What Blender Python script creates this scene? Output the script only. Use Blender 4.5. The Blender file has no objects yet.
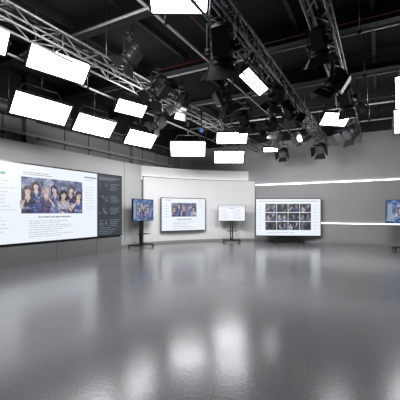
import bpy, math, random
from mathutils import Vector, Matrix
random.seed(7)
scene=bpy.context.scene
scene.view_settings.view_transform='Standard'

# ---------------- materials ----------------
def principled(name,col,rough=0.6,metal=0.0,emis=None,estr=0.0,noise=0.0,nscale=6.0,bump=0.0,bscale=40.0,spec=0.5):
    m=bpy.data.materials.new(name); m.use_nodes=True
    nt=m.node_tree; b=nt.nodes['Principled BSDF']
    b.inputs['Base Color'].default_value=(*col,1); b.inputs['Roughness'].default_value=rough
    b.inputs['Metallic'].default_value=metal; b.inputs['Specular IOR Level'].default_value=spec
    if emis:
        b.inputs['Emission Color'].default_value=(*emis,1); b.inputs['Emission Strength'].default_value=estr
    tc=nt.nodes.new('ShaderNodeTexCoord')
    if noise>0:
        n=nt.nodes.new('ShaderNodeTexNoise'); n.inputs['Scale'].default_value=nscale; n.inputs['Detail'].default_value=5
        nt.links.new(tc.outputs['Object'],n.inputs['Vector'])
        r=nt.nodes.new('ShaderNodeValToRGB')
        r.color_ramp.elements[0].position=0.3; r.color_ramp.elements[1].position=0.7
        r.color_ramp.elements[0].color=(*[c*(1-noise) for c in col],1)
        r.color_ramp.elements[1].color=(*[min(1,c*(1+noise)) for c in col],1)
        nt.links.new(n.outputs['Fac'],r.inputs['Fac']); nt.links.new(r.outputs['Color'],b.inputs['Base Color'])
    if bump>0:
        n2=nt.nodes.new('ShaderNodeTexNoise'); n2.inputs['Scale'].default_value=bscale; n2.inputs['Detail'].default_value=3
        nt.links.new(tc.outputs['Object'],n2.inputs['Vector'])
        bp=nt.nodes.new('ShaderNodeBump'); bp.inputs['Strength'].default_value=bump; bp.inputs['Distance'].default_value=0.01
        nt.links.new(n2.outputs['Fac'],bp.inputs['Height']); nt.links.new(bp.outputs['Normal'],b.inputs['Normal'])
    return m

def emit(name,col,s):
    return principled(name,(0.02,0.02,0.02),0.35,0,col,s)

WHITE=principled('wall_white_paint',(0.66,0.665,0.68),0.55,noise=0.03,nscale=1.5)
LGREY=principled('partition_light_grey_paint',(0.42,0.425,0.435),0.55,noise=0.03,nscale=1.5)
GREY=principled('wall_grey_paint',(0.275,0.278,0.288),0.6,noise=0.05,nscale=1.2)
GREYD=principled('wall_grey_dark_paint',(0.22,0.225,0.235),0.6,noise=0.06,nscale=1.2)
GREYP=principled('plinth_grey',(0.15,0.153,0.158),0.5,noise=0.04,nscale=2)
BLACKW=principled('ceiling_black_paint',(0.006,0.006,0.0065),0.8,noise=0.3,nscale=2)
STEELD=principled('structure_black_steel',(0.016,0.016,0.018),0.5,0.2,noise=0.2,nscale=5)
TRUSS=principled('truss_dark_metal',(0.25,0.25,0.26),0.4,0.5,noise=0.15,nscale=10)
PIPE=principled('grey_conduit',(0.42,0.42,0.43),0.4,0.4,noise=0.1,nscale=8)
DUCT=principled('duct_galvanised',(0.14,0.145,0.15),0.45,0.5,noise=0.1,nscale=3)
RED=principled('sprinkler_red',(0.16,0.012,0.01),0.5,noise=0.1,nscale=8)
BLK=principled('fixture_black',(0.010,0.010,0.011),0.45,noise=0.15,nscale=20,spec=0.35)
BLKG=principled('bezel_black_gloss',(0.012,0.012,0.013),0.25,noise=0.1,nscale=20)
LENS=principled('lens_glass',(0.05,0.055,0.06),0.08,noise=0.1,nscale=20)
ALU=principled('brushed_alu',(0.3,0.3,0.31),0.35,0.8,noise=0.1,nscale=30)
RUB=principled('rubber',(0.02,0.02,0.02),0.8,noise=0.1,nscale=30)
PANEL=emit('panel_diffuser_lit',(0.97,0.98,1.0),12.0)
LEDS=emit('led_strip_lit',(0.95,0.98,1.0),6)
COVE=emit('cove_strip_lit',(0.95,0.98,1.0),4.0)
LAMP=emit('lamp_lit',(1,0.98,0.95),4.0)
BLUE=emit('lamp_blue',(0.05,0.25,1.0),0.4)
SW=emit('screen_white',(0.88,0.93,1.0),0.95)
SG=emit('screen_grey',(0.55,0.58,0.62),0.85)
ST=emit('screen_text',(0.25,0.27,0.32),0.8)
SDK=emit('screen_dark',(0.02,0.028,0.045),0.9)
SLB=emit('screen_pale_text',(0.35,0.42,0.52),0.7)
SGR=emit('screen_green',(0.1,0.55,0.25),0.8)
def pic_mat(name,c1,c2,c3,scale,s=0.8):
    m=bpy.data.materials.new(name); m.use_nodes=True; nt=m.node_tree; b=nt.nodes['Principled BSDF']
    b.inputs['Base Color'].default_value=(0.02,0.02,0.02,1); b.inputs['Roughness'].default_value=0.35
    tc=nt.nodes.new('ShaderNodeTexCoord'); n=nt.nodes.new('ShaderNodeTexNoise'); n.inputs['Scale'].default_value=scale
    n.inputs['Detail'].default_value=4; n.inputs['Distortion'].default_value=1.0
    r=nt.nodes.new('ShaderNodeValToRGB'); e=r.color_ramp.elements
    e[0].position=0.32; e[0].color=(*c1,1); e[1].position=0.7; e[1].color=(*c3,1)
    k=e.new(0.5); k.color=(*c2,1)
    nt.links.new(tc.outputs['Object'],n.inputs['Vector']); nt.links.new(n.outputs['Fac'],r.inputs['Fac'])
    nt.links.new(r.outputs['Color'],b.inputs['Emission Color']); b.inputs['Emission Strength'].default_value=s
    return m
PBG=pic_mat('picture_blue_violet',(0.05,0.06,0.14),(0.20,0.23,0.38),(0.65,0.70,0.85),4.5)
PBL=pic_mat('picture_blue_sky',(0.01,0.03,0.12),(0.05,0.12,0.35),(0.35,0.5,0.75),5)
PDK=pic_mat('picture_dark',(0.005,0.006,0.01),(0.03,0.035,0.05),(0.25,0.27,0.30),6)
SKIN=pic_mat('fig_skin',(0.45,0.31,0.29),(0.70,0.55,0.52),(0.9,0.80,0.77),9)
HAIRS=[pic_mat('fig_hair_%d'%i,tuple(x*.4 for x in c),c,tuple(min(1,x*1.8) for x in c),14) for i,c in enumerate([(0.03,0.02,0.03),(0.09,0.06,0.07),(0.06,0.04,0.09),(0.13,0.08,0.08),(0.30,0.28,0.36)])]
CLOTH=[pic_mat('fig_cloth_%d'%i,tuple(x*.3 for x in c),c,tuple(min(1,x*2.6+.05) for x in c),12) for i,c in enumerate([(0.06,0.09,0.25),(0.40,0.43,0.56),(0.10,0.07,0.18),(0.04,0.04,0.09),(0.16,0.18,0.40)])]

def floor_mat():
    m=bpy.data.materials.new('floor_epoxy'); m.use_nodes=True; nt=m.node_tree; b=nt.nodes['Principled BSDF']
    tc=nt.nodes.new('ShaderNodeTexCoord')
    n=nt.nodes.new('ShaderNodeTexNoise'); n.inputs['Scale'].default_value=0.7; n.inputs['Detail'].default_value=6
    nt.links.new(tc.outputs['Object'],n.inputs['Vector'])
    r=nt.nodes.new('ShaderNodeValToRGB'); r.color_ramp.elements[0].position=0.3; r.color_ramp.elements[1].position=0.72
    r.color_ramp.elements[0].color=(0.155,0.158,0.164,1); r.color_ramp.elements[1].color=(0.19,0.193,0.20,1)
    nt.links.new(n.outputs['Fac'],r.inputs['Fac'])
    # fine speckle of the epoxy
    sp=nt.nodes.new('ShaderNodeTexNoise'); sp.inputs['Scale'].default_value=55; sp.inputs['Detail'].default_value=2
    nt.links.new(tc.outputs['Object'],sp.inputs['Vector'])
    mp=nt.nodes.new('ShaderNodeMapRange'); mp.inputs[1].default_value=.35; mp.inputs[2].default_value=.65; mp.inputs[3].default_value=.82; mp.inputs[4].default_value=1.18
    nt.links.new(sp.outputs['Fac'],mp.inputs[0])
    vm=nt.nodes.new('ShaderNodeVectorMath'); vm.operation='SCALE'
    nt.links.new(r.outputs['Color'],vm.inputs[0]); nt.links.new(mp.outputs[0],vm.inputs['Scale'])
    nt.links.new(vm.outputs[0],b.inputs['Base Color'])
    n2=nt.nodes.new('ShaderNodeTexNoise'); n2.inputs['Scale'].default_value=2.0; n2.inputs['Detail'].default_value=5
    nt.links.new(tc.outputs['Object'],n2.inputs['Vector'])
    mr=nt.nodes.new('ShaderNodeMapRange'); mr.inputs[3].default_value=0.20; mr.inputs[4].default_value=0.27
    nt.links.new(n2.outputs['Fac'],mr.inputs[0]); nt.links.new(mr.outputs[0],b.inputs['Roughness'])
    n3=nt.nodes.new('ShaderNodeTexNoise'); n3.inputs['Scale'].default_value=28; n3.inputs['Detail'].default_value=3
    nt.links.new(tc.outputs['Object'],n3.inputs['Vector'])
    bp=nt.nodes.new('ShaderNodeBump'); bp.inputs['Strength'].default_value=0.10; bp.inputs['Distance'].default_value=0.012
    nt.links.new(n3.outputs['Fac'],bp.inputs['Height']); nt.links.new(bp.outputs['Normal'],b.inputs['Normal'])
    nt.links.new(bp.outputs['Normal'],b.inputs['Coat Normal'])
    b.inputs['Specular IOR Level'].default_value=0.7
    b.inputs['Coat Weight'].default_value=0.4; b.inputs['Coat Roughness'].default_value=0.15
    return m
FLOOR=floor_mat()

# ---------------- mesh builder ----------------
UP=Vector((0,0,1))
class MB:
    def __init__(s): s.v=[]; s.f=[]; s.m=[]; s.sm=[]; s.mats=[]
    def mi(s,mat):
        if mat not in s.mats: s.mats.append(mat)
        return s.mats.index(mat)
    def poly(s,pts,mat,smooth=False):
        i=len(s.v); s.v+= [Vector(p) for p in pts]; s.f.append(list(range(i,i+len(pts)))); s.m.append(s.mi(mat)); s.sm.append(smooth)
    def hexa(s,c,mat,bev=0):
        i=len(s.v); s.v+=[Vector(p) for p in c]
        for q in ((0,3,2,1),(4,5,6,7),(0,1,5,4),(1,2,6,5),(2,3,7,6),(3,0,4,7)):
            s.f.append([i+k for k in q]); s.m.append(s.mi(mat)); s.sm.append(False)
    def obox(s,O,X,Y,Z,a,b,c,mat):
        P=lambda i,j,k:O+X*i+Y*j+Z*k
        s.hexa([P(a[0],b[0],c[0]),P(a[1],b[0],c[0]),P(a[1],b[1],c[0]),P(a[0],b[1],c[0]),
                P(a[0],b[0],c[1]),P(a[1],b[0],c[1]),P(a[1],b[1],c[1]),P(a[0],b[1],c[1])],mat)
    def cyl(s,p,q,r,mat,seg=8,r2=None):
        p=Vector(p); q=Vector(q); r2=r if r2 is None else r2
        d=(q-p).normalized(); a=d.orthogonal().normalized(); b=d.cross(a)
        i=len(s.v)
        for k in range(seg):
            t=2*math.pi*k/seg; w=a*math.cos(t)+b*math.sin(t)
            s.v.append(p+w*r); s.v.append(q+w*r2)
        for k in range(seg):
            j=(k+1)%seg
            s.f.append([i+2*k,i+2*j,i+2*j+1,i+2*k+1]); s.m.append(s.mi(mat)); s.sm.append(True)
        s.f.append([i+2*k for k in range(seg)][::-1]); s.m.append(s.mi(mat)); s.sm.append(False)
        s.f.append([i+2*k+1 for k in range(seg)]); s.m.append(s.mi(mat)); s.sm.append(False)
    def make(s,name,origin=None,bevel=0):
        o=Vector(origin) if origin is not None else sum(s.v,Vector())/len(s.v)
        me=bpy.data.meshes.new(name); me.from_pydata([tuple(v-o) for v in s.v],[],s.f)
        for m in s.mats: me.materials.append(m)
        for p,mi,sm in zip(me.polygons,s.m,s.sm): p.material_index=mi; p.use_smooth=sm
        me.update()
        ob=bpy.data.objects.new(name,me); ob.location=o; scene.collection.objects.link(ob)
        return ob

def V(x,y,z=0): return Vector((x,y,z))
U=V(0.527,0.85).normalized()          # along left wall (deeper)
NL=V(U.y,-U.x)                        # into room from left wall
R=V(0.902,-0.431).normalized()        # along back wall (to the right)
NR=V(R.y,-R.x)                        # into room from back wall

# ---------------- shell ----------------
C1=V(-1.15,16.31); C4=C1-U*20; C2=C1+R*16; C3=C2-U*20
mb=MB(); mb.hexa([C4+UP*-.1,C3+UP*-.1,C2+UP*-.1,C1+UP*-.1,C4,C3,C2,C1],FLOOR); mb.make('floor',(0,0,0))
H=5.7; HG=4.8
mb=MB(); mb.hexa([C4+UP*H,C3+UP*H,C2+UP*H,C1+UP*H,C4+UP*(H+.1),C3+UP*(H+.1),C2+UP*(H+.1),C1+UP*(H+.1)],BLACKW); mb.make('ceiling')
def wall(name,A,B,mat,seams=1.2):
    d=(B-A); L=d.length; d.normalize(); n=V(d.y,-d.x)
    mb=MB()
    mb.obox(A,d,n,UP,(0,L),(-.15,0),(0,HG),mat)
    mb.obox(A,d,n,UP,(0,L),(-.15,0.001),(HG,H),BLACKW)
    return mb,d,n,L
mb,d,n,L=wall('wall_left',C4,C1,GREYD)
for i in range(1,20):
    mb.obox(C4,d,n,UP,(i*1.0-.012,i*1.0+.012),(0,.012),(0,HG),STEELD if i%4 else GREYD)
for i in range(4):
    a=2.5+i*4.6
    mb.obox(C4,d,n,UP,(a-.15,a+.15),(0,.25),(0,HG),GREYD)
    mb.obox(C4,d,n,UP,(a-.15,a+.15),(0,.25),(HG,H),BLACKW)
mb.make('wall_left')
mb,d,n,L=wall('wall_back',C1,C2,GREY)
mb.make('wall_back')
mb,d,n,L=wall('wall_right',C2,C3,GREY); mb.make('wall_right')
mb,d,n,L=wall('wall_front',C3,C4,GREY); mb.make('wall_front')

B0=V(2.65,14.5)
mb=MB()
mb.obox(B0,R,NR,UP,(-.6,11.6),(0,.05),(0,.86),GREY)
mb.make('trim_1')
mb=MB(); mb.obox(B0,R,NR,UP,(-.6,11.6),(.05,.062),(0,.10),GREYD); mb.make('baseboard_back')
mb=MB()
mb.obox(B0,R,NR,UP,(0.14,11.6),(0,.05),(2.72,2.755),LEDS)
mb.obox(B0,R,NR,UP,(0.14,11.6),(0,.045),(2.69,2.72),ALU)
mb.make('led_strip_light')
mb=MB()
mb.obox(B0,R,NR,UP,(0.14,11.6),(0,.04),(.88,.905),LEDS)
mb.obox(B0,R,NR,UP,(0.14,11.6),(0,.055),(.86,.88),ALU)
mb.make('led_strip_light')
mb=MB()
for i in range(0,5):
    a=1.3+i*2.4
    mb.obox(B0,R,NR,UP,(a-.006,a+.006),(0,.004),(.92,2.68),STEELD)
mb.obox(B0,R,NR,UP,(0,11.6),(0,.004),(3.55,3.565),STEELD)
mb.make('trim_2')

P0=V(-5.0,7.25); T0=P0-NL*0.62
mb=MB()
mb.obox(T0,U,NL,UP,(-8.5,5.72),(-.15,0),(0,3.4),LGREY)
mb.obox(T0,U,NL,UP,(-8.5,5.72),(0,.012),(0,.09),GREYD)
for a in (-5.2,-3.0,4.75):
    mb.obox(T0,U,NL,UP,(a-.006,a+.006),(0,.004),(0,3.4),STEELD)
mb.make('wall_partition_left')
mb=MB(); mb.obox(T0,U,NL,UP,(-8.5,5.72),(-.85,-.15),(3.25,3.35),GREY); mb.make('trim_3')

A=V(-2.42,12.45); C=V(2.70,14.30); Bc=V(-.115,14.30)
def curve(t): return A*(1-t)**2+Bc*2*t*(1-t)+C*t*t
def ctan(t): return ((Bc-A)*2*(1-t)+(C-Bc)*2*t).normalized()
def cwall(off,z0,z1,th,mat,t0=0,t1=1,N=40):
    mb=MB()
    for i in range(N):
        a=t0+(t1-t0)*i/N; b=t0+(t1-t0)*(i+1)/N
        da,db=ctan(a),ctan(b); na,nb=V(-da.y,da.x),V(-db.y,db.x)
        p,q=curve(a)+na*off,curve(b)+nb*off; p2,q2=p+na*th,q+nb*th
        mb.hexa([p+UP*z0,q+UP*z0,q2+UP*z0,p2+UP*z0,p+UP*z1,q+UP*z1,q2+UP*z1,p2+UP*z1],mat)
    return mb
cwall(0,0,2.92,.12,WHITE).make('wall_curved')
cwall(-.012,2.92,2.95,.14,GREYP).make('trim_5')
cwall(.30,0,3.45,.12,WHITE).make('wall_curved_upper')
cwall(.12,2.76,2.84,.18,WHITE).make('trim_4')
cwall(.18,2.84,2.87,.05,COVE).make('cove_strip_light')
cwall(-.012,0,.10,.012,GREYD).make('baseboard_curved')

# ---------------- pictures on screens ----------------
class Scr:
    def __init__(s,mb,O,d,n): s.mb=mb; s.O=O; s.d=d; s.n=n; s.lay=0.003
    def P(s,a,b,c): return s.O+s.d*a+UP*b+s.n*c
    def rect(s,a0,a1,b0,b1,mat,l=1):
        c=s.lay*l; s.mb.poly([s.P(a0,b0,c),s.P(a1,b0,c),s.P(a1,b1,c),s.P(a0,b1,c)],mat)
    def pol(s,pts,mat,l=1): s.mb.poly([s.P(a,b,s.lay*l) for a,b in pts],mat)
    def ell(s,a,b,ra,rb,mat,l=1,N=14): s.pol([(a+ra*math.cos(2*math.pi*k/N),b+rb*math.sin(2*math.pi*k/N)) for k in range(N)],mat,l)
    def limb(s,p,q,w0,w1,mat,l):
        dx,dy=q[0]-p[0],q[1]-p[1]; L=math.hypot(dx,dy) or 1; nx,ny=-dy/L,dx/L
        s.pol([(p[0]+nx*w0,p[1]+ny*w0),(p[0]-nx*w0,p[1]-ny*w0),(q[0]-nx*w1,q[1]-ny*w1),(q[0]+nx*w1,q[1]+ny*w1)],mat,l)
    def group(s,a0,a1,b0,b1,bg,nf=5,seed=1):
        rnd=random.Random(seed); s.rect(a0,a1,b0,b1,bg,1); w=a1-a0; h=b1-b0; lay=1.3
        cl_=lambda x:min(a1-.004,max(a0+.004,x))
        order=sorted(range(nf),key=lambda i:(i%2==0))
        for i in order:
            cx=a0+w*(i+.55)/(nf+.1)+rnd.uniform(-.1,.1)*w/nf; hy=b0+h*(0.76 if i%2 else 0.62)+h*rnd.uniform(-.08,.06); r=h*(.098+.014*(i%2==0)); lay+=.3
            tl=rnd.uniform(-.6,.6)*r
            hair=HAIRS[(i*3+seed)%5]; cl=CLOTH[(i*2+seed)%5]; cl2=CLOTH[(i*2+seed+1)%5]
            s.ell(cx+tl*.3,hy+r*.2,r*1.15,r*1.25,hair,lay)
            s.pol([(cx-r*1.1,hy+r*.2),(cl_(cx-r*1.5),hy-r*1.6),(cl_(cx-r*1.1),hy-r*2.8),(cx-r*.2,hy-r*1.4),(cx+r*.2,hy-r*1.4),(cl_(cx+r*1.0),hy-r*2.3),(cl_(cx+r*1.3),hy-r*1.3),(cx+r*1.1,hy+r*.2)],hair,lay+.02)
            s.pol([(cl_(cx-r*1.6),b0),(cl_(cx-r*1.3),hy-r*4),(cl_(cx-r*1.9),hy-r*2.2),(cx-r*.9,hy-r*1.5),(cx,hy-r*1.8),(cx+r*.9,hy-r*1.5),(cl_(cx+r*1.9),hy-r*2.2),(cl_(cx+r*1.2),hy-r*4),(cl_(cx+r*1.7),b0)],cl,lay+.08)
            s.pol([(cx-r*.7,hy-r*1.6),(cx-r*.32,hy-r*.6),(cx+r*.32,hy-r*.6),(cx+r*.7,hy-r*1.6),(cx+r*.1,hy-r*2.8)],SKIN,lay+.12)
            s.limb((cx-r*1.0,hy-r*3.9),(cx+r*1.0,hy-r*4.3),r*.25,r*.25,cl2,lay+.12)
            s.ell(cx+tl*.3,hy,r*.72,r*.95,SKIN,lay+.16)
            s.pol([(cx-r*.8+tl*.3,hy+r*.1),(cx-r*.6+tl*.3,hy+r*1.0),(cx+r*.6+tl*.3,hy+r*1.05),(cx+r*.8+tl*.3,hy+r*.1),(cx+tl*.9,hy+r*.6)],hair,lay+.2)
            for e in (-.28,.28): s.ell(cx+e*r+tl*.3,hy+r*.05,r*.13,r*.05,HAIRS[0],lay+.24,6)
            s.ell(cx+tl*.3,hy-r*.5,r*.18,r*.06,HAIRS[3],lay+.24,6)
            sg=1 if rnd.random()>.5 else -1
            sh=(cl_(cx+sg*r*1.7),hy-r*2.3); el=(cl_(cx+sg*r*2.3),max(b0+.01,hy-r*4.2)); ha=(cl_(cx+sg*r*.7),hy-r*(3.2 if i%2 else 2.0))
            s.limb(sh,el,r*.38,r*.3,SKIN if i%3==0 else cl,lay+.26); s.limb(el,ha,r*.28,r*.2,SKIN,lay+.28)
    def lines(s,a0,a1,b1,b0,nl,mat,seed=0,th=.018,l=1,center=False):
        rnd=random.Random(seed)
        for i in range(nl):
            y=b1-(b1-b0)*i/max(1,nl-1); f=rnd.uniform(.55,1); w=(a1-a0)*f
            x=a0+((a1-a0)-w)/2 if center else a0
            e=x+w
            while x<e:
                ww=rnd.uniform(.03,.11)*(a1-a0); s.rect(x,min(e,x+ww),y-th/2,y+th/2,mat,l); x+=ww+.015*(a1-a0)

# ---------------- big video wall ----------------
vw=MB()
a0,a1=-2.9,4.04
vw.obox(P0,U,NL,UP,(a0,a1),(-.55,-.03),(0,.50),GREYP)
vw.obox(P0,U,NL,UP,(a0+.03,a1-.02),(-.55,-.06),(.50,.54),BLK)
vw.obox(P0,U,NL,UP,(a0,a1),(-.55,-.01),(.54,2.72),BLKG)
for a in (-1.5,0.0,1.5,2.93): vw.obox(P0,U,NL,UP,(a-.004,a+.004),(-.03,-.027),(0,.50),BLK)
s=Scr(vw,P0,U,NL); s.lay=.002
s.rect(a0+.04,2.93,.58,2.68,SW,1)
s.rect(2.95,a1-.03,.58,2.68,SDK,1)
s2=Scr(vw,P0+NL*.003,U,NL); s2.lay=.002
s2.group(.50,2.36,1.36,2.35,PBG,7,3)
s2.lines(.55,1.4,2.47,2.42,2,ST,5)
s2.rect(2.42,2.90,2.50,2.54,ST); s2.rect(2.42,2.75,2.42,2.44,SG)
s2.lines(.8,2.1,1.26,1.26,1,ST,9,.035,center=True)
s2.lines(.7,2.2,1.15,.72,8,SG,11,.018)
s2.lines(2.45,2.85,2.2,1.5,9,SG,15,.014)
s2.rect(-.45,.02,2.38,2.42,SG); s2.rect(-.35,-.05,2.46,2.52,SGR); s2.rect(.0,.12,2.36,2.42,SGR)
s2.lines(-.5,.38,2.2,.8,16,SG,17,.016)
s2.rect(-2.6,-.8,.8,2.3,PBL)
s2.lines(-2.6,-.8,2.5,2.42,2,ST,3)
s2.lines(3.02,3.92,2.58,2.52,2,SLB,2,.025)
for j in range(4):
    s2.rect(3.02,3.42,2.30-j*.42-.12,2.30-j*.42+.10,PDK)
    s2.lines(3.48,3.93,2.38-j*.42,2.18-j*.42,4,SLB,20+j,.016)
s2.lines(3.02,3.9,.86,.66,4,SLB,31,.014)
vw.make('video_wall')

# ---------------- displays ----------------
def display_body(mb,O,d,w,h,bez=.018,depth=.06):
    n=V(d.y,-d.x)
    mb.obox(O,d,n,UP,(-w/2,w/2),(-depth,0),(-h/2,h/2),BLKG)
    mb.obox(O,d,n,UP,(-w*.3,w*.3),(-depth-.04,-depth),(-h*.3,h*.3),BLK)
    s=Scr(mb,O,d,n); return s,n
def rolling_display(cx,cy,d,w,h,zc,content,feet=.42):
    d=d.normalized(); mb=MB(); O=V(cx,cy,zc); s,n=display_body(mb,O,d,w,h)
    G=V(cx,cy,0)-n*.14
    for e in (-.045,.045): mb.obox(G,d,n,UP,(e-.025,e+.025),(-.03,.03),(.10,zc+h*.3),BLK)
    mb.obox(G,d,n,UP,(-.07,.07),(-.035,.035),(.10,.20),BLK)
    mb.obox(G,d,n,UP,(-.22,.22),(.03,.05),(zc-h*.28,zc-h*.22),BLK)
    mb.obox(G,d,n,UP,(-.22,.22),(.03,.05),(zc+h*.20,zc+h*.26),BLK)
    for e in (-.2,.2): mb.obox(G,d,n,UP,(e-.02,e+.02),(.03,.075),(zc-h*.33,zc+h*.33),BLK)
    mb.obox(G,d,n,UP,(-.24,.24),(.0,.30),(.52,.54),BLK)
    mb.obox(G,d,n,UP,(-feet,feet),(-.04,.04),(.075,.115),BLK)
    for e in (-feet,feet):
        mb.obox(G,d,n,UP,(e-.03,e+.03),(-.32,.34),(.075,.115),BLK)
        for g in (-.29,.31):
            q=G+d*e+n*g
            mb.cyl(q+d*-.018+UP*.036,q+d*.018+UP*.036,.036,RUB,12)
            mb.obox(q,d,n,UP,(-.024,.024),(-.012,.012),(.035,.08),ALU)
    content(s,w,h)
    return mb.make('rolling_display')
def c_blue(s,w,h):
    s.rect(-w/2+.02,w/2-.02,-h/2+.02,h/2-.02,PBL,1)
    s2=Scr(s.mb,s.O+s.n*.004,s.d,s.n); s2.lay=.002
    s2.group(-w*.30,w*.28,-h*.36,h*.30,PBG,3,5)
    s2.rect(-w*.46,-w*.36,-h*.4,h*.35,SLB); s2.lines(w*.32,w*.45,h*.3,-h*.3,7,SLB,3,.02)
def c_white(s,w,h):
    s.rect(-w/2+.02,w/2-.02,-h/2+.02,h/2-.02,SW,1)
    s2=Scr(s.mb,s.O+s.n*.004,s.d,s.n); s2.lay=.002
    s2.rect(-w*.46,w*.46,h*.36,h*.40,SG)
    s2.lines(-w*.40,-w*.05,h*.24,-h*.34,7,SG,8,.016)
    s2.lines(w*.05,w*.40,h*.24,-h*.34,7,SG,4,.016)
    s2.rect(-w*.1,w*.1,h*.28,h*.31,ST)
rolling_display(-2.24,11.5,U,1.18,.86,1.48,c_blue,.36)
rolling_display(1.46,13.35,V(.99,-.03),1.25,.74,1.35,c_white,.36)
rolling_display(7.48,10.35,R,1.45,.86,1.41,c_blue,.45)

d=V(.896,.443).normalized(); n=V(d.y,-d.x)
mb=MB(); O=V(-.72,13.17,1.29); w,h=2.2,1.50
s,n=display_body(mb,O,d,w,h,depth=.07)
for e in (-.5,.5): mb.obox(O,d,n,UP,(e-.03,e+.03),(-.30,-.07),(-.4,.4),BLK)
s.rect(-w/2+.03,w/2-.03,-h/2+.03,h/2-.03,SW,1)
s2=Scr(mb,O+n*.004,d,n); s2.lay=.002
s2.group(-.62,.62,-.10,.52,PBG,5,8)
s2.lines(-.6,.6,-.22,-.22,1,ST,1,.035,center=True)
s2.lines(-.55,.55,-.34,-.62,5,SG,2,.02)
s2.lines(-.95,-.72,.5,-.1,6,SG,3,.02); s2.lines(-.9,-.5,.64,.64,1,ST,4,.03); s2.lines(.7,.98,.62,.3,4,SG,4,.02)
mb.make('wall_mounted_display')

d=V(.995,-.06).normalized(); mb=MB(); O=V(3.93,12.95,1.165); w,h=2.90,1.70
s,n=display_body(mb,O,d,w,h,depth=.08)
s.rect(-w/2+.035,w/2-.035,-h/2+.035,h/2-.035,SW,1)
s2=Scr(mb,O+n*.004,d,n); s2.lay=.002
cols,rows=4,3; gw=2.02; gh=1.20
for i in range(cols):
    for j in range(rows):
        x0=-gw/2+i*gw/cols; y0=-gh/2+.02+j*gh/rows
        if (i+j)%3==0: s2.rect(x0+.01,x0+gw/cols-.01,y0+.01,y0+gh/rows-.02,PDK)
        else: s2.group(x0+.01,x0+gw/cols-.01,y0+.01,y0+gh/rows-.02,PDK,2,i*3+j)
s2.rect(-1.3,1.3,.70,.735,SG); s2.lines(-1.32,-1.1,.5,-.5,8,SG,6,.02); s2.lines(1.1,1.32,.5,-.5,8,SG,7,.02)
s2.lines(-.9,.9,-.69,-.69,1,SG,8,.03)
G=V(O.x,O.y,0)-n*.16
for e in (-.42,.42): mb.obox(G,d,n,UP,(e-.04,e+.04),(-.03,.08),(.07,1.5),BLK)
mb.obox(G,d,n,UP,(-.62,.62),(-.04,.04),(.07,.13),BLK)
mb.obox(G,d,n,UP,(-.46,.46),(-.02,.04),(.22,.30),BLK)
for e in (-.62,.62):
    mb.obox(G,d,n,UP,(e-.035,e+.035),(-.38,.42),(.07,.12),BLK)
    for g in (-.34,.38):
        q=G+d*e+n*g; mb.cyl(q+d*-.02+UP*.036,q+d*.02+UP*.036,.036,RUB,12); mb.obox(q,d,n,UP,(-.026,.026),(-.012,.012),(.035,.08),ALU)
mb.make('presentation_display')

# ---------------- ceiling structure ----------------
mb=MB()
Oc=C4
for i in range(9):
    a=1.2+i*2.3
    mb.obox(Oc,U,R,UP,(a-.09,a+.09),(0.02,15.9),(5.28,5.31),STEELD)
    mb.obox(Oc,U,R,UP,(a-.012,a+.012),(0.02,15.9),(5.31,5.67),STEELD)
    mb.obox(Oc,U,R,UP,(a-.09,a+.09),(0.02,15.9),(5.67,5.70),STEELD)
mb.make('ceiling_beams')
mb=MB()
for i in range(11):
    a=.8+i*1.45
    mb.obox(Oc,R,U,UP,(a-.04,a+.04),(.1,19.9),(5.50,5.66),STEELD)
mb.make('ceiling_purlins')
mb=MB()
for pt in (V(-1.8,3.0),V(4.6,4.0)):
    a=pt-U*8; b=pt+U*8
    mb.cyl(a+UP*5.2,b+UP*5.2,.013,RED,8)
for t in (2,7):
    q=V(-5,2)+U*t; mb.cyl(q+UP*5.24,q+R*11+UP*5.24,.013,RED,8)
mb.make('sprinkler_pipes')

def truss(P,t0,t1,z,w=.28,dirv=U,r=.022):
    mb=MB(); side=V(dirv.y,-dirv.x); a=P+dirv*t0; L=t1-t0
    cs=[(-w/2,0),(w/2,0),(-w/2,w),(w/2,w)]
    for x,zz in cs: mb.cyl(a+side*x+UP*(z+zz),a+dirv*L+side*x+UP*(z+zz),r,TRUSS,8)
    n=int(L/.4); st=L/n
    for i in range(n+1):
        q=a+dirv*st*i
        f=lambda k,m=0:q+dirv*st*m+side*cs[k][0]+UP*(z+cs[k][1])
        if i%3==0:
            for k,l in ((0,1),(1,3),(3,2),(2,0)): mb.cyl(f(k),f(l),r*.55,TRUSS,6)
        if i<n:
            e=i%2
            for k,l in ((0,1),(2,3),(0,2),(1,3)):
                mb.cyl(f(k if e else l),f(l if e else k,1),r*.5,TRUSS,6)
    i=.8
    while i<L:
        q=a+dirv*i
        mb.cyl(q+UP*(z+w),q+UP*5.69,.009,ALU,6)
        mb.obox(q,dirv,side,UP,(-.03,.03),(-w/2-.03,w/2+.03),(z+w-.01,z+w+.03),BLK)
        i+=2.6
    for oy,ph in ((.05,0),(-.06,1.1)):
        prev=None
        for k in range(int(L/.4)+1):
            q=a+dirv*(k*.4)+side*oy+UP*(z+w+.02+.03*math.sin(k*1.7+ph))
            if prev is not None: mb.cyl(prev,q,.022,BLK,6)
            prev=q
    return mb.make('lighting_truss')
ZT=4.28
TA=V(.07,3.97); TB=V(1.55,3.97); TC=V(-3.02,4.38)
truss(TA,-5,10.2,ZT); truss(TB,-5,9.4,ZT); truss(TC,-4,11.2,ZT); truss(V(4.35,6.0),-9,5.6,ZT)
def pipe(name,p,q,r=.026,mat=PIPE,hang=True,drop=0):
    mb=MB(); mb.cyl(p,q,r,mat,10); L=(q-p).length; d=(q-p)/L; i=.5
    while hang and i<L:
        x=p+d*i; mb.cyl(x,V(x.x,x.y,5.69),.008,ALU,6); mb.cyl(x-d*.03,x+d*.03,r*1.5,BLK,10); i+=2.8
    return mb.make(name)
TD=V(-3.29,6.05)
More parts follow.
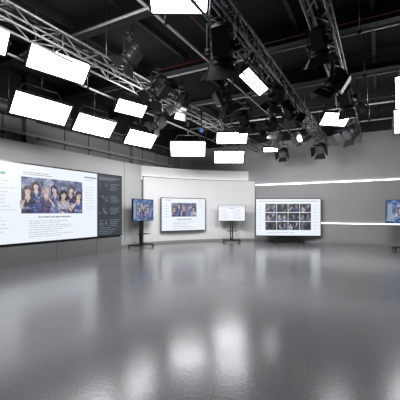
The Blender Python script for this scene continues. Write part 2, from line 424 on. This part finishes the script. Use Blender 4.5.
pipe('lighting_pipe',TD-U*5+UP*4.4,TD+U*9.6+UP*4.4)
pipe('lighting_pipe',V(-1.2,4.2)-U*5+UP*4.75,V(-1.2,4.2)+U*10.5+UP*4.75)
for t in (-2.2,-.2,2.0,4.0,6.2,8.0):
    q=TD+U*t
    pipe('lighting_pipe',q-R*.4+UP*4.68,q+R*9.5+UP*4.68,.024)

W0=C4+NL*.35
mb=MB()
mb.cyl(W0+U*1+UP*4.45,W0+U*19+UP*4.45,.17,DUCT,20)
for i in range(1,19): mb.cyl(W0+U*(i-.02)+UP*4.45,W0+U*(i+.02)+UP*4.45,.18,DUCT,20)
for i in range(2,19,3):
    mb.cyl(W0+U*i+UP*4.6,W0+U*i+UP*5.69,.01,ALU,6)
mb.make('air_duct')
mb=MB()
mb.obox(C4,U,NL,UP,(0.5,19),(.02,.26),(3.78,3.80),PIPE)
for e in (.02,.25): mb.obox(C4,U,NL,UP,(0.5,19),(e,e+.012),(3.80,3.86),PIPE)
for i in range(1,19): mb.obox(C4,U,NL,UP,(i,i+.03),(0.0,.26),(3.75,3.78),PIPE)
for k in range(4): mb.cyl(C4+U*.6+NL*(.07+.045*k)+UP*3.815,C4+U*18.8+NL*(.07+.045*k)+UP*3.815,.015,BLK,6)
mb.make('cable_tray')

# ---------------- lights ----------------
def soft_panel(cx,cy,cz,d,w=1.2,h=.6,tilt=45,ztop=4.42,mat=PANEL):
    d=d.normalized(); n=V(d.y,-d.x); th=math.radians(tilt)
    up=(n*math.sin(th)+UP*math.cos(th)); f=(n*math.cos(th)-UP*math.sin(th))
    O=V(cx,cy,cz); mb=MB(); b=.028
    mb.obox(O,d,up,f,(-w/2,w/2),(-h/2,h/2),(-.07,-.004),BLK)
    for a,bb in (((-w/2,w/2),(-h/2,-h/2+b)),((-w/2,w/2),(h/2-b,h/2)),((-w/2,-w/2+b),(-h/2,h/2)),((w/2-b,w/2),(-h/2,h/2))):
        mb.obox(O,d,up,f,a,bb,(-.004,.014),BLK)
    mb.poly([O+d*x+up*y+f*.002 for x,y in ((-w/2+b,-h/2+b),(w/2-b,-h/2+b),(w/2-b,h/2-b),(-w/2+b,h/2-b))],mat)
    mb.obox(O,d,up,f,(-w*.22,w*.22),(-h*.22,h*.22),(-.13,-.07),BLK)
    for k in range(-3,4): mb.obox(O,d,up,f,(k*w*.055-.006,k*w*.055+.006),(-h*.2,h*.2),(-.16,-.13),BLK)
    top=O-f*.05+UP*(h*.5*math.cos(th)+.22)
    e=w/2+.03
    for sg in (-1,1):
        mb.cyl(O-f*.035+d*sg*(w/2-.01),O-f*.035+d*sg*(e+.01),.028,BLK,10)
        mb.cyl(O-f*.035+d*sg*e,top+d*sg*e*.55,.014,BLK,8)
    mb.cyl(top-d*e*.55,top+d*e*.55,.014,BLK,8)
    q=V(top.x,top.y,max(ztop,top.z+.05))
    mb.cyl(top,q,.017,BLK,8)
    mb.obox(q,d,n,UP,(-.04,.04),(-.05,.05),(-.08,.05),BLK)
    return mb.make('led_soft_panel')
soft_panel(-3.29,6.05,3.54,U+V(.1,-.05),1.15,.54)
soft_panel(-2.61,7.22,3.54,U+V(.1,-.05),1.06,.52)
soft_panel(-1.73,8.50,3.54,V(.68,.73),1.0,.52)
soft_panel(-2.66,5.50,4.18,V(.69,.72),1.10,.49,50,4.6)
soft_panel(-3.66,4.50,4.26,V(.69,.72),1.2,.50,50,4.6)
soft_panel(-1.83,7.70,4.15,V(.75,.66),.86,.42,50,4.6)
soft_panel(-.41,9.85,3.54,V(1,.02),1.2,.57,38)
soft_panel(1.13,11.3,3.54,V(1,0),1.17,.55,38)
soft_panel(1.12,10.2,4.0,V(1,-.03),1.09,.49,48,4.6)
soft_panel(-.30,4.05,4.44,V(1,.02),.86,.60,72,4.75)
soft_panel(1.05,5.6,3.90,V(.53,.85),1.1,.26,62)
soft_panel(3.59,7.7,3.86,V(.97,.18),.80,.42,50)
soft_panel(4.68,6.0,3.98,V(.8,-.6),1.1,.70,25)
soft_panel(6.0,8.0,3.98,V(.8,-.6),1.1,.70,25)
soft_panel(2.8,11.5,3.88,V(1,-.1),.6,.26,50)
soft_panel(-4.0,2.6,3.9,U,1.2,.6,50)
soft_panel(3.1,2.6,4.0,V(1,-.2),1.2,.6,78)
soft_panel(0.5,1.0,4.0,V(1,-.2),1.2,.6,85)

def spotlight(cx,cy,cz,aim,scale=1.0,ztop=4.45,lens=LENS,doors=True):
    f=Vector(aim).normalized(); d=f.cross(UP).normalized(); up=d.cross(f).normalized()
    O=V(cx,cy,cz); mb=MB(); S=scale
    prof=[(-.26,.07),(-.24,.115),(-.10,.125),(-.08,.14),(.10,.14),(.11,.155),(.15,.155)]
    for (x0,r0),(x1,r1) in zip(prof,prof[1:]): mb.cyl(O+f*x0*S,O+f*(x1+.0005)*S,r0*S,BLK,18,r1*S)
    for k in range(5): mb.cyl(O+f*(-.22+.03*k)*S,O+f*(-.21+.03*k)*S,.132*S,BLK,18)
    mb.cyl(O+f*.15*S,O+f*.158*S,.13*S,lens,18)
    mb.obox(O,d,up,f,(-.09*S,.09*S),(-.19*S,-.1*S),(-.2*S,.06*S),BLK)
    if doors:
        e=.15*S; F=O+f*.155*S
        for ax,bx in ((d,up),(up,d)):
            for sg in (-1,1):
                h0=F+ax*sg*e; o=(f*.8+ax*sg*.6)*(.17*S)
                w0,w1=.13*S,.17*S
                mb.hexa([h0-bx*w0,h0+bx*w0,h0+bx*w0+ax*.006,h0-bx*w0+ax*.006,h0+o-bx*w1,h0+o+bx*w1,h0+o+bx*w1+ax*.006,h0+o-bx*w1+ax*.006],BLK)
    top=O+UP*.30*S
    for sg in (-1,1):
        s0=O+d*sg*.175*S
        mb.cyl(O+d*sg*.13*S,O+d*sg*.20*S,.03*S,BLK,10)
        mb.obox(s0,d,V(d.y,-d.x),UP,(-.008,.008),(-.022*S,.022*S),(-.03*S,.30*S),BLK)
    mb.obox(top,d,V(d.y,-d.x),UP,(-.183*S,.183*S),(-.022*S,.022*S),(-.008,.008),BLK)
    zt=max(ztop,top.z+.08)
    mb.cyl(top,V(cx,cy,zt),.018,BLK,8)
    mb.obox(V(cx,cy,zt),d,V(d.y,-d.x),UP,(-.035,.035),(-.045,.045),(-.07,.04),BLK)
    mb.cyl(top+d*.1*S,V(cx,cy,zt-.03)+d*.03,.005,BLK,5)
    return mb.make('studio_spotlight')
sp=[(.34,4.4,3.86,(.1,.5,-1),1.35),(2.62,5.7,3.9,(-.5,.3,-.9),1.15),(.56,6.47,3.9,(.5,.2,-1),1.1),(-.87,6.04,3.95,(-.7,.5,-.7),1.1),
    (-1.17,4.83,4.0,(-.8,.3,-.8),.85),(4.69,9.06,3.9,(-.8,-.3,-.7),1.2),(4.7,11.3,3.88,(-.5,-.8,-.6),1.2),(3.5,12.2,3.9,(-.4,-.8,-.6),1.1),
    (2.1,8.6,3.95,(-.3,.6,-.8),1.0),(-.45,6.9,3.98,(-.5,.6,-.7),1.0),(2.2,7.2,3.9,(.6,.5,-.7),1.1),(-1.2,8.3,3.95,(-.8,.3,-.7),.95),
    (1.2,7.9,3.92,(.3,.7,-.8),1.0),(3.35,6.6,3.98,(.5,.5,-.9),1.2),(1.9,4.6,4.05,(.3,.4,-1),1.0),
    (1.75,6.7,4.05,(-.2,.6,-.9),1.0),(2.6,9.9,3.95,(-.2,.6,-.8),1.0)]
for x,y,z,a,sc in sp: spotlight(x,y,z,a,sc)
spotlight(3.4,9.6,3.88,(-.95,-.4,-.45),.9,lens=LAMP)
spotlight(0.05,8.84,3.9,(-.1,-.85,-.4),.45,lens=BLUE,doors=False)

# added unseen area lights that brighten the walls; no fixture holds them
def wash(name,loc,target,power,sx=1.2,sy=.5):
    l=bpy.data.lights.new(name,'AREA'); l.shape='RECTANGLE'; l.size=sx; l.size_y=sy; l.energy=power; l.color=(1,.99,.98)
    o=bpy.data.objects.new(name,l); scene.collection.objects.link(o); o.location=loc
    o.rotation_euler=(Vector(target)-Vector(loc)).to_track_quat('-Z','Y').to_euler(); return o
wash('added_wall_fill',(-.6,9.0,3.4),(0,14,1.8),160)
wash('added_wall_fill',(1.6,8.6,3.4),(3.5,14,1.8),135)
wash('added_wall_fill',(4.2,7.2,3.4),(7.5,12.2,1.8),135)
wash('added_wall_fill',(-.6,6.5,3.5),(-4.6,10.5,3.0),120)
wash('added_wall_fill',(-1.0,3.0,3.5),(-6.0,7.5,2.6),130)

w=bpy.data.worlds.new('world'); scene.world=w; w.use_nodes=True
w.node_tree.nodes['Background'].inputs[0].default_value=(0.5,0.55,0.6,1); w.node_tree.nodes['Background'].inputs[1].default_value=0.1
cam=bpy.data.cameras.new('camera'); co=bpy.data.objects.new('camera',cam); scene.collection.objects.link(co)
co.location=(0,0,1.4); co.rotation_euler=(math.pi/2,0,0); cam.lens=26.1; cam.sensor_width=36; cam.shift_y=0.03; cam.clip_start=.05
scene.camera=co
